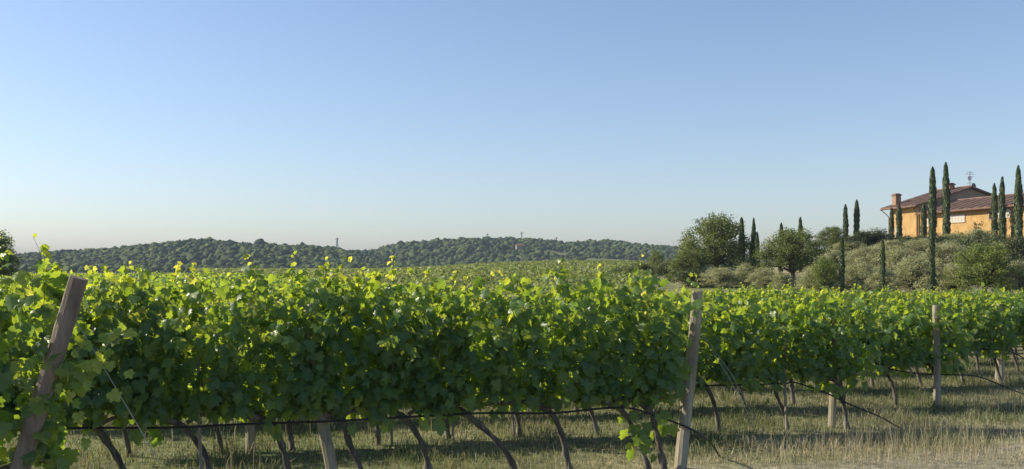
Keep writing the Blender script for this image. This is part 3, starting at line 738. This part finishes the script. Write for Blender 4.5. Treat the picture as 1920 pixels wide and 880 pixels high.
# olives
OLV = [tree_kind(61 + i, 36, .030, 1300, M_olive, r=.03, base=.14, shell=.45, low=.10, core=.7) for i in range(4)]
ol = [(1575, 470, 118, 70, 'olive tree behind the low cypress nearest the oaks'), (1625, 462, 112, 78, 'silvery olive tree right of the low cypress nearest the oaks'),
      (1612, 490, 100, 74, 'front olive tree between the first two low cypresses'), (1590, 452, 128, 60, 'small olive tree high between the first low cypress and the hedge'),
      (1683, 462, 108, 86, 'grey olive tree right of the middle low cypress'), (1668, 450, 122, 70, 'olive tree below the left corner of the villa'),
      (1715, 476, 101, 80, 'front olive tree left of the low cypress nearest the villa'), (1728, 448, 122, 80, 'olive tree below the downpipe of the villa'),
      (1775, 452, 110, 88, 'olive tree just right of the low cypress nearest the villa'), (1790, 438, 126, 76, 'pale olive tree under the wide villa window'),
      (1790, 492, 99, 66, 'low front olive left of the bright yellow green tree'), (1838, 430, 124, 80, 'light green olive rising behind the bright yellow green tree'),
      (1888, 452, 112, 84, 'silver olive tree right of the bright yellow green tree'), (1915, 446, 124, 76, 'olive tree high at the right edge below the last cypress'),
      (1918, 486, 98, 84, 'low front olive at the right edge above the vines'), (1652, 500, 97, 60, 'low olive at the foot of the middle low cypress'),
      (1400, 494, 104, 46, 'small round grey olive right of the largest tree trunk'), (1432, 502, 101, 56, 'grey olive bush between the cypress pair and the wide tree'),
      (1350, 500, 103, 66, 'olive bush in front of the largest tree'), (1522, 500, 102, 50, 'olive bush right of the wide tree trunk'), (1466, 510, 98, 40, 'lowest small olive bush left of the wide tree trunk')]
for i, (px, yt, d, w, lab) in enumerate(ol):
    place_tree('olive_tree', lab, 'olive tree', px, yt, d, w * 1.12, *OLV[i % 4], 'olive trees on the slope', i * 1.3)
# shrubs round the villa and on the crest
SHR = [tree_kind(81 + i, 18, .05, 500, M_shrub, base=.12, lobes=[(rnd.uniform(-.35, .35), rnd.uniform(-.35, .35), rnd.uniform(.25, .75), rnd.uniform(.16, .27)) for _ in range(12)]) for i in range(3)]
sh = [(1628, 428, 140, 46, 'dark shrub on the crest right of the two tall cypresses'), (1652, 432, 141, 40, 'dark shrub on the crest just left of the villa'), (1610, 440, 139, 40, 'shrub at the foot of the two tall cypresses'),
      (1582, 446, 138, 40, 'shrub on the crest left of the two tall cypresses'), (1702, 438, 138, 40, 'green shrub under the low white door of the villa'), (1735, 444, 136, 40, 'dark shrub at the foot of the tallest cypress pair'),
      (1762, 436, 134, 44, 'dark green shrub between the tallest cypress pair'), (1800, 434, 128, 40, 'shrub under the wide window of the villa wing'), (1830, 428, 126, 40, 'shrub climbing by the middle of the villa wing wall'),
      (1868, 432, 122, 40, 'dark round shrub left of the two slim cypresses by the wing'), (1898, 430, 120, 40, 'shrub at the foot of the cypress nearest the right edge'), (1922, 436, 119, 36, 'shrub cut off by the right edge below the wing'),
      (1255, 486, 130, 50, 'bush on the field edge left of the largest tree'), (1300, 498, 106, 56, 'yellowish bush in front of the largest tree at left'), (1210, 492, 140, 50, 'dull bush at the left end of the tree line by the field'),
      (1165, 500, 120, 44, 'low bush on the field left of the tree line')]
for i, (px, yt, d, w, lab) in enumerate(sh):
    place_tree('garden_shrub', lab, 'shrub', px, yt - 3, d - (9 if px > 1550 else 0), w * 1.15, *SHR[i % 3], 'shrubs on the crest and field edge', i * 1.7)
# cypresses
def cypress(seed):
    global rng
    rng = np.random.default_rng(seed); n = 3400
    t = rng.random(n) ** .85; prof = np.where(t < .12, .55 + .45 * t / .12, np.where(t < .6, 1 - .1 * (t - .12) / .48, .9 * np.sqrt(np.clip(1 - ((t - .6) / .4) ** 1.6, 0, 1)) + .03))
    a = rng.uniform(0, 6.28, n); tone = .5 + .25 * np.sin(a * 3 + t * 30 + seed)
    rr = .5 * prof * (.62 + .46 * rng.random(n)) * (1 + .20 * np.sin(a * 2 + t * 17 + seed) * np.sin(t * 29 + seed) + .12 * np.sin(a * 5 + t * 60))
    P = np.stack([rr * np.cos(a), rr * np.sin(a), .015 + t * .985], -1)
    O = np.stack([np.cos(a), np.sin(a), 0 * a], -1)
    Nn = O + unit(n) * .5; T = np.stack([.25 * np.cos(a), .25 * np.sin(a), np.ones(n)], -1) + unit(n) * .2
    B = rot_frames(Nn, T)
    base = np.array([(0, -.5, 0), (.5, 0, 0), (0, .8, 0), (-.5, 0, 0)])
    s = rng.uniform(.6, 1.3, n)
    V = np.einsum('nij,kj->nki', B, base) * s[:, None, None] * np.array([.26, .26, .034]) + P[:, None, :]
    me = fast_mesh('crown', V.reshape(-1, 3), np.arange(n * 4).reshape(-1, 4), {'rnd': np.clip(tone * .6 + rng.normal(.2, .15, n), 0, 1)}); me.materials.append(M_cyp)
    mb = MB(); mb.tube([(0, 0, -.03), (0, 0, .4), (0, 0, .8)], [.16, .11, .04], 7, jit=.1)
    return me, mb.mesh('trunk', True)
CYP = [cypress(5), cypress(6), cypress(7), cypress(8)]
cl = [(1391, 410, 114, 11, 'dark cypress tip standing in the right side of the largest tree'), (1413, 411, 112, 9, 'taller slim cypress of the pair right of the largest tree'),
      (1421, 437, 108, 8, 'shorter slim cypress of the pair right of the largest tree'), (1407, 458, 116, 6, 'tiny thin cypress between the largest tree and the cypress pair'),
      (1464, 420, 118, 10, 'blunt cypress tip above the left of the wide tree'), (1501, 409, 118, 9, 'pointed cypress tip above the right of the wide tree'),
      (1586, 385, 139, 9, 'left of two tall cypresses standing on the crest against the sky'), (1606, 376, 139, 10, 'right of two tall cypresses standing on the crest against the sky'),
      (1617, 436, 136, 6, 'very small cypress below the two tall ones on the crest'), (1578, 446, 98, 10, 'low cypress in front of the olives nearest the oaks'),
      (1655, 449, 96, 9, 'low cypress in the middle of the olives'), (1747, 432, 94, 11, 'tall thin cypress low on the slope, standing before the villa olives'),
      (1672, 391, 142, 8, 'dark slim cypress at the left corner of the villa'), (1686, 384, 140, 10, 'cypress right of the villa corner by the small window'),
      (1732, 383, 137, 10, 'shorter cypress before the villa downpipe'), (1748, 316, 135, 13, 'left of the two tallest cypresses before the villa roof'),
      (1775, 308, 133, 13, 'right of the two tallest cypresses, reaching highest into the sky'), (1865, 347, 125, 11, 'left of two slim cypresses before the villa wing'),
      (1879, 335, 123, 11, 'right of two slim cypresses before the villa wing'), (1910, 314, 121, 14, 'big cypress nearest the right edge before the wing')]
for i, (px, yt, d, w, lab) in enumerate(cl):
    t = place_tree('cypress_tree', lab, 'cypress', px, yt, d, w, *CYP[i % 4], 'cypresses round the villa', i * 2.1)
    t.rotation_euler = (rnd.uniform(-.012, .012), rnd.uniform(-.012, .012), i * 2.1)

# ------------------------------------------------------------------ villa
def brick_tile_mat():
    m, n, L, out = new_mat('roof_tile')
    tc = n.new('ShaderNodeTexCoord'); wv = n.new('ShaderNodeTexWave'); wv.bands_direction = 'X'; wv.inputs['Scale'].default_value = .9; wv.inputs['Distortion'].default_value = .3
    nz_ = n.new('ShaderNodeTexNoise'); nz_.inputs['Scale'].default_value = 1.6; nz_.inputs['Detail'].default_value = 5
    L.new(tc.outputs['Object'], wv.inputs['Vector']); L.new(tc.outputs['Object'], nz_.inputs['Vector'])
    r = ramp(n, [(.3, (.10, .062, .048)), (.5, (.165, .102, .078)), (.75, (.26, .175, .138))]); L.new(nz_.outputs[0], r.inputs[0])
    p = n.new('ShaderNodeBsdfPrincipled'); p.inputs['Roughness'].default_value = .85; L.new(r.outputs[0], p.inputs['Base Color'])
    b = n.new('ShaderNodeBump'); b.inputs['Strength'].default_value = 1; b.inputs['Distance'].default_value = .08; L.new(wv.outputs[0], b.inputs['Height']); L.new(b.outputs[0], p.inputs['Normal'])
    L.new(p.outputs[0], out.inputs[0]); return m
M_tile = brick_tile_mat()
M_ochre = noise_mat('ochre_render', [(.32, (.29, .188, .076)), (.5, (.385, .252, .105)), (.68, (.46, .32, .15))], scale=.7, detail=8, rough=.95)
M_beige = noise_mat('beige_frame_gable_shade', [(.3, (.30, .235, .17)), (.7, (.38, .30, .22))], scale=.6, detail=8, rough=.95)  # window frames; on the gable end, its shaded look put into the colour
M_shut = noise_mat('white_shutter', [(.3, (.40, .38, .34)), (.7, (.5, .48, .44))], scale=3)
M_brown = noise_mat('brown_shutter', [(.3, (.05, .03, .02)), (.7, (.09, .055, .035))], scale=4)
M_brick = noise_mat('chimney_brick', [(.3, (.22, .14, .085)), (.7, (.33, .22, .14))], scale=5)
M_pipe = noise_mat('copper_pipe', [(.3, (.10, .055, .035)), (.7, (.17, .09, .06))], scale=3, rough=.5)
M_glass = noise_mat('window_glass', [(.3, (.03, .035, .04)), (.7, (.05, .055, .06))], scale=1, rough=.1, spec=.6)
M_eave = noise_mat('eave_wood', [(.3, (.13, .075, .05)), (.7, (.2, .12, .08))], scale=3)
M_white = noise_mat('white_dish', [(.3, (.7, .7, .7)), (.7, (.8, .8, .8))], scale=3, rough=.4)
VX, VY = at(1722, 150), 150.0
VR = math.atan2(-.967, .255)            # local x runs along the lit wall towards the viewer, local y runs into the house
villa = thing('villa', 'orange rendered hilltop villa with red tiled roofs behind tall cypresses', 'villa', (VX, VY, 6.6), VR)
E1 = 12.15 - 6.6; RG1 = 14.95 - 6.6; W1 = 18.6; L1 = 6.9      # main block: x -6.9..0, y 0..18.6
E2 = 10.95 - 6.6; RG2 = 12.7 - 6.6; W2 = 12.0; L2 = 30.0      # wing: x 0..30
def prism(x0, x1, y0, y1, z0, ze, zr):
    ym = (y0 + y1) / 2
    V = [(x0, y0, z0), (x0, y1, z0), (x0, y1, ze), (x0, ym, zr), (x0, y0, ze), (x1, y0, z0), (x1, y1, z0), (x1, y1, ze), (x1, ym, zr), (x1, y0, ze)]
    return V, [(4, 3, 2, 1, 0), (5, 6, 7, 8, 9), (0, 5, 9, 4), (1, 2, 7, 6), (4, 9, 8, 3), (3, 8, 7, 2), (0, 1, 6, 5)]
mb = MB(); V, Fs = prism(-L1, -.003, 0, W1, -4, E1, RG1); 
mb.add(V, [Fs[2], Fs[0], Fs[3], Fs[4], Fs[5]], 0); mb.add(V, [Fs[1]], 1); mb.build('wall', [M_ochre, M_beige], villa)  # gable end takes the greyer beige, shade painted into its wall colour
mb = MB(); V, Fs = prism(.003, L2, 0.25, W2 + .25, -4, E2, RG2); mb.add(V, Fs[1:6]); mb.build('wall', M_ochre, villa)
def roof(x0, x1, W_, y0, ze, zr, ov, th=.28, name='roof'):
    s = (zr - ze) / (W_ / 2); mb = MB(); ym = y0 + W_ / 2
    for sg in (-1, 1):
        ye = ym + sg * (W_ / 2 + ov); zb = ze - s * ov
        a = [(x0, ye, zb + .03), (x1, ye, zb + .03), (x1, ym, zr + .03), (x0, ym, zr + .03)]; b = [(p[0], p[1], p[2] + th) for p in a]
        mb.add(a + b, [(4, 5, 6, 7), (3, 2, 1, 0), (0, 1, 5, 4), (1, 2, 6, 5), (3, 0, 4, 7)])
        # half-round tile courses running down the slope
        nx = int((x1 - x0) / .42)
        for i in range(nx):
            x = x0 + (i + .5) * (x1 - x0) / nx; r = .11
            V = []
            for (yy, zz) in ((ye, zb + .03 + th), (ym, zr + .03 + th)):
                for k in range(4):
                    an = math.pi * k / 3; V.append((x + r * math.cos(an), yy, zz - .01 + r * .8 * math.sin(an)))
            mb.add(V, [(0, 1, 5, 4), (1, 2, 6, 5), (2, 3, 7, 6), (3, 2, 1, 0)])
    mb.tube([(x0, ym, zr + .06 + th), (x1, ym, zr + .06 + th)], .16, 6)
    r = mb.build(name, M_tile, villa)
    return r
r1 = roof(-L1 - 1.1, .55, W1, 0, E1, RG1, .95)
r2 = roof(.08, L2 + .6, W2, .25, E2, RG2, .85, .24)
def child(mb, name, mat, par, smooth=False): return mb.build(name, mat, par, smooth)
# eaves boards and gutters
for (x0, x1, y, z) in ((-L1 - 1.1, .55, -1.02, E1 - .22), (.1, L2 + .6, -.68, E2 - .19)):
    mb = MB(); mb.tube([(x0, y, z), (x1, y, z)], .10, 8); mb.build('gutter', M_pipe, villa, True)
for (pts_) in ([(-L1 - .9, -1.02, E1 - .25), (-L1 - .5, -.35, E1 - .95), (-L1 - .12, -.12, E1 - 1.4), (-L1 - .12, -.12, -3)],
               [(-.5, -1.0, E1 - .25), (-.25, -.3, E1 - 1.0), (-.2, -.12, E1 - 1.5), (-.2, -.12, -3)],
               [(15.5, -.62, E2 - .22), (15.5, -.1, E2 - .8), (15.5, .12, E2 - 1.1), (15.5, .12, -3)]):
    mb = MB(); mb.tube(pts_, .075, 6); mb.build('downpipe', M_pipe, villa, True)
# chimneys
def chimney(x, y, z0, z1, w):
    mb = MB(); mb.box((x, y, (z0 + z1) / 2), (w, w, z1 - z0)); c = mb.build('chimney', M_brick, r1)
    mb = MB(); mb.box((x, y, z1 + .13), (w * 1.25, w * 1.25, .18)); mb.box((x, y, z1 + .30), (w * .9, w * .9, .16)); mb.build('chimney_cap', M_tile, c)
chimney(-L1 + .4, .9, E1 - .2, 14.1 - 6.6, .95)
chimney(-2.6, 7.8, RG1 - 1.0, RG1 + .65, .9)
# windows: frame + pane + shutters
def window(x, z, w, h, y=0.0, mat=M_shut, dark=0.0):
    mb = MB(); t = .12
    for (cx, cz, sx, sz) in ((x, z + h / 2, w + .2, t), (x, z - h / 2, w + .3, t), (x - w / 2 - t / 2 + .02, z, t, h), (x + w / 2 + t / 2 - .02, z, t, h)):
        mb.box((cx, y - .03, cz), (sx, .14, sz))
    f = mb.build('window', M_beige, villa)
    mb = MB(); mb.box((x, y - .012, z), (w, .03, h)); mb.build('pane', M_glass, f)
    mb = MB(); n = max(2, int(w / .55)); pw = w * (1 - dark) / n; xs = x - w / 2 + w * dark
    for i in range(n):
        mb.box((xs + pw * (i + .5), y - .06, z), (pw - .03, .05, h - .04))
        for j in range(6): mb.box((xs + pw * (i + .5), y - .09, z - h / 2 + h * (j + .5) / 6), (pw - .1, .03, h / 9))
    mb.build('shutter', mat, f)
    if dark:
        mb = MB(); mb.box((x - w / 2 - .2, y - .07, z), (.42, .06, h + .1)); mb.build('open_shutter', M_brown, f)
window(-4.5, 3.9, .9, 1.35)
window(-5.0, 1.2, .9, 2.4)
window(2.8, 2.9, 2.0, 1.3, .25)
window(8.2, 3.1, 3.3, 1.1, .25, dark=.04)
window(15.0, 3.2, .7, 1.1, .25, M_brown)
window(17.2, 3.3, 3.0, 1.1, .25)
window(23.5, 3.3, 2.0, 1.1, .25)
# antenna mast with two dishes on the main roof
mb = MB(); ax, ay = -1.6, 10.6; az = RG1 - .2
mb.tube([(ax, ay, az), (ax, ay, az + 3.1)], .045, 6)
for zz, l in ((2.9, .5), (2.6, .7), (2.2, .6), (1.2, .45)): mb.tube([(ax - l * .3, ay - l, az + zz), (ax + l * .3, ay + l, az + zz)], .03, 5)
an = mb.build('antenna', M_pyl, r1)
def dish(c, r, mat, nm):
    mb = MB(); n = 14; V = [(c[0], c[1], c[2])]
    for ring in (1, 2):
        for k in range(n):
            a = 2 * math.pi * k / n; q = r * ring / 2
            V.append((c[0] + .5 * q * q / r - .25 * q * math.cos(a) * 0, c[1] + q * math.cos(a), c[2] + q * math.sin(a)))
    Fs = [(0, 1 + k, 1 + (k + 1) % n) for k in range(n)] + [(1 + k, 1 + n + k, 1 + n + (k + 1) % n, 1 + (k + 1) % n) for k in range(n)]
    mb.add(V, Fs); o = mb.build(nm, mat, an, True); md = o.modifiers.new('t', 'SOLIDIFY'); md.thickness = .04
dish((ax + .1, ay - .3, az + 1.95), .38, M_white, 'dish')
dish((ax + .1, ay + .45, az + .75), .42, M_pyl, 'dish')
# climbing plants on the wing wall
def climber(x, z1, label, n=260):
    mb = MB(); P = []; y = .10
    for k in range(6):
        xx = x + rnd.uniform(-.3, .3); pts_ = [(xx, y, -3.5)]
        for j in range(7): xx += rnd.uniform(-.28, .28); pts_.append((xx, y - .03 * rnd.random(), -3.5 + (z1 + 3.5) * (j + 1) / 7)); P.append(pts_[-1])
        mb.tube(pts_, [.05, .045, .04, .035, .03, .025, .02, .015], 5)
    t = thing('climbing_plant', label, 'climbing plant', villa.matrix_basis @ Vector((0, 0, 0)), VR, 'climbing plants on the villa wing'); t.location = (VX, VY, 6.6)
    mb.build('stem', M_tbark, t)
    C = np.array([P[rng.integers(len(P))] for _ in range(n)]) + rng.normal(0, .22, (n, 3)) * np.array([1, .3, 1]); C[:, 1] = np.minimum(C[:, 1], .2)
    V, Fc = leaf_cloud(C, np.tile([0, -1., 0], (n, 1)), .26); me = fast_mesh('leaves', V, Fc, {'rnd': rng.random(n)}); put('leaves', me, M_shrub, t)
climber(8.4, .9, 'leafy climber below the wide window of the villa wing', 300)
climber(12.2, 2.2, 'sparse brown climber on the bare middle of the wing wall', 140)
climber(19.2, 3.2, 'green climber reaching the eave at the right of the wing', 340)

# ------------------------------------------------------------------ air
mb = MB(); mb.box((0, 1800, 50 - 3.5), (13000, 13000, 107)); hzb = mb.build('haze', None); hzb['kind'] = 'stuff'
m, n, L, out = new_mat('haze_air')
v = n.new('ShaderNodeVolumePrincipled'); v.inputs['Color'].default_value = (.31, .38, .54, 1); v.inputs['Density'].default_value = HAZE; v.inputs['Anisotropy'].default_value = 0.0
L.new(v.outputs[0], out.inputs['Volume']); hzb.data.materials.append(m)
hzb.display_type = 'WIRE'
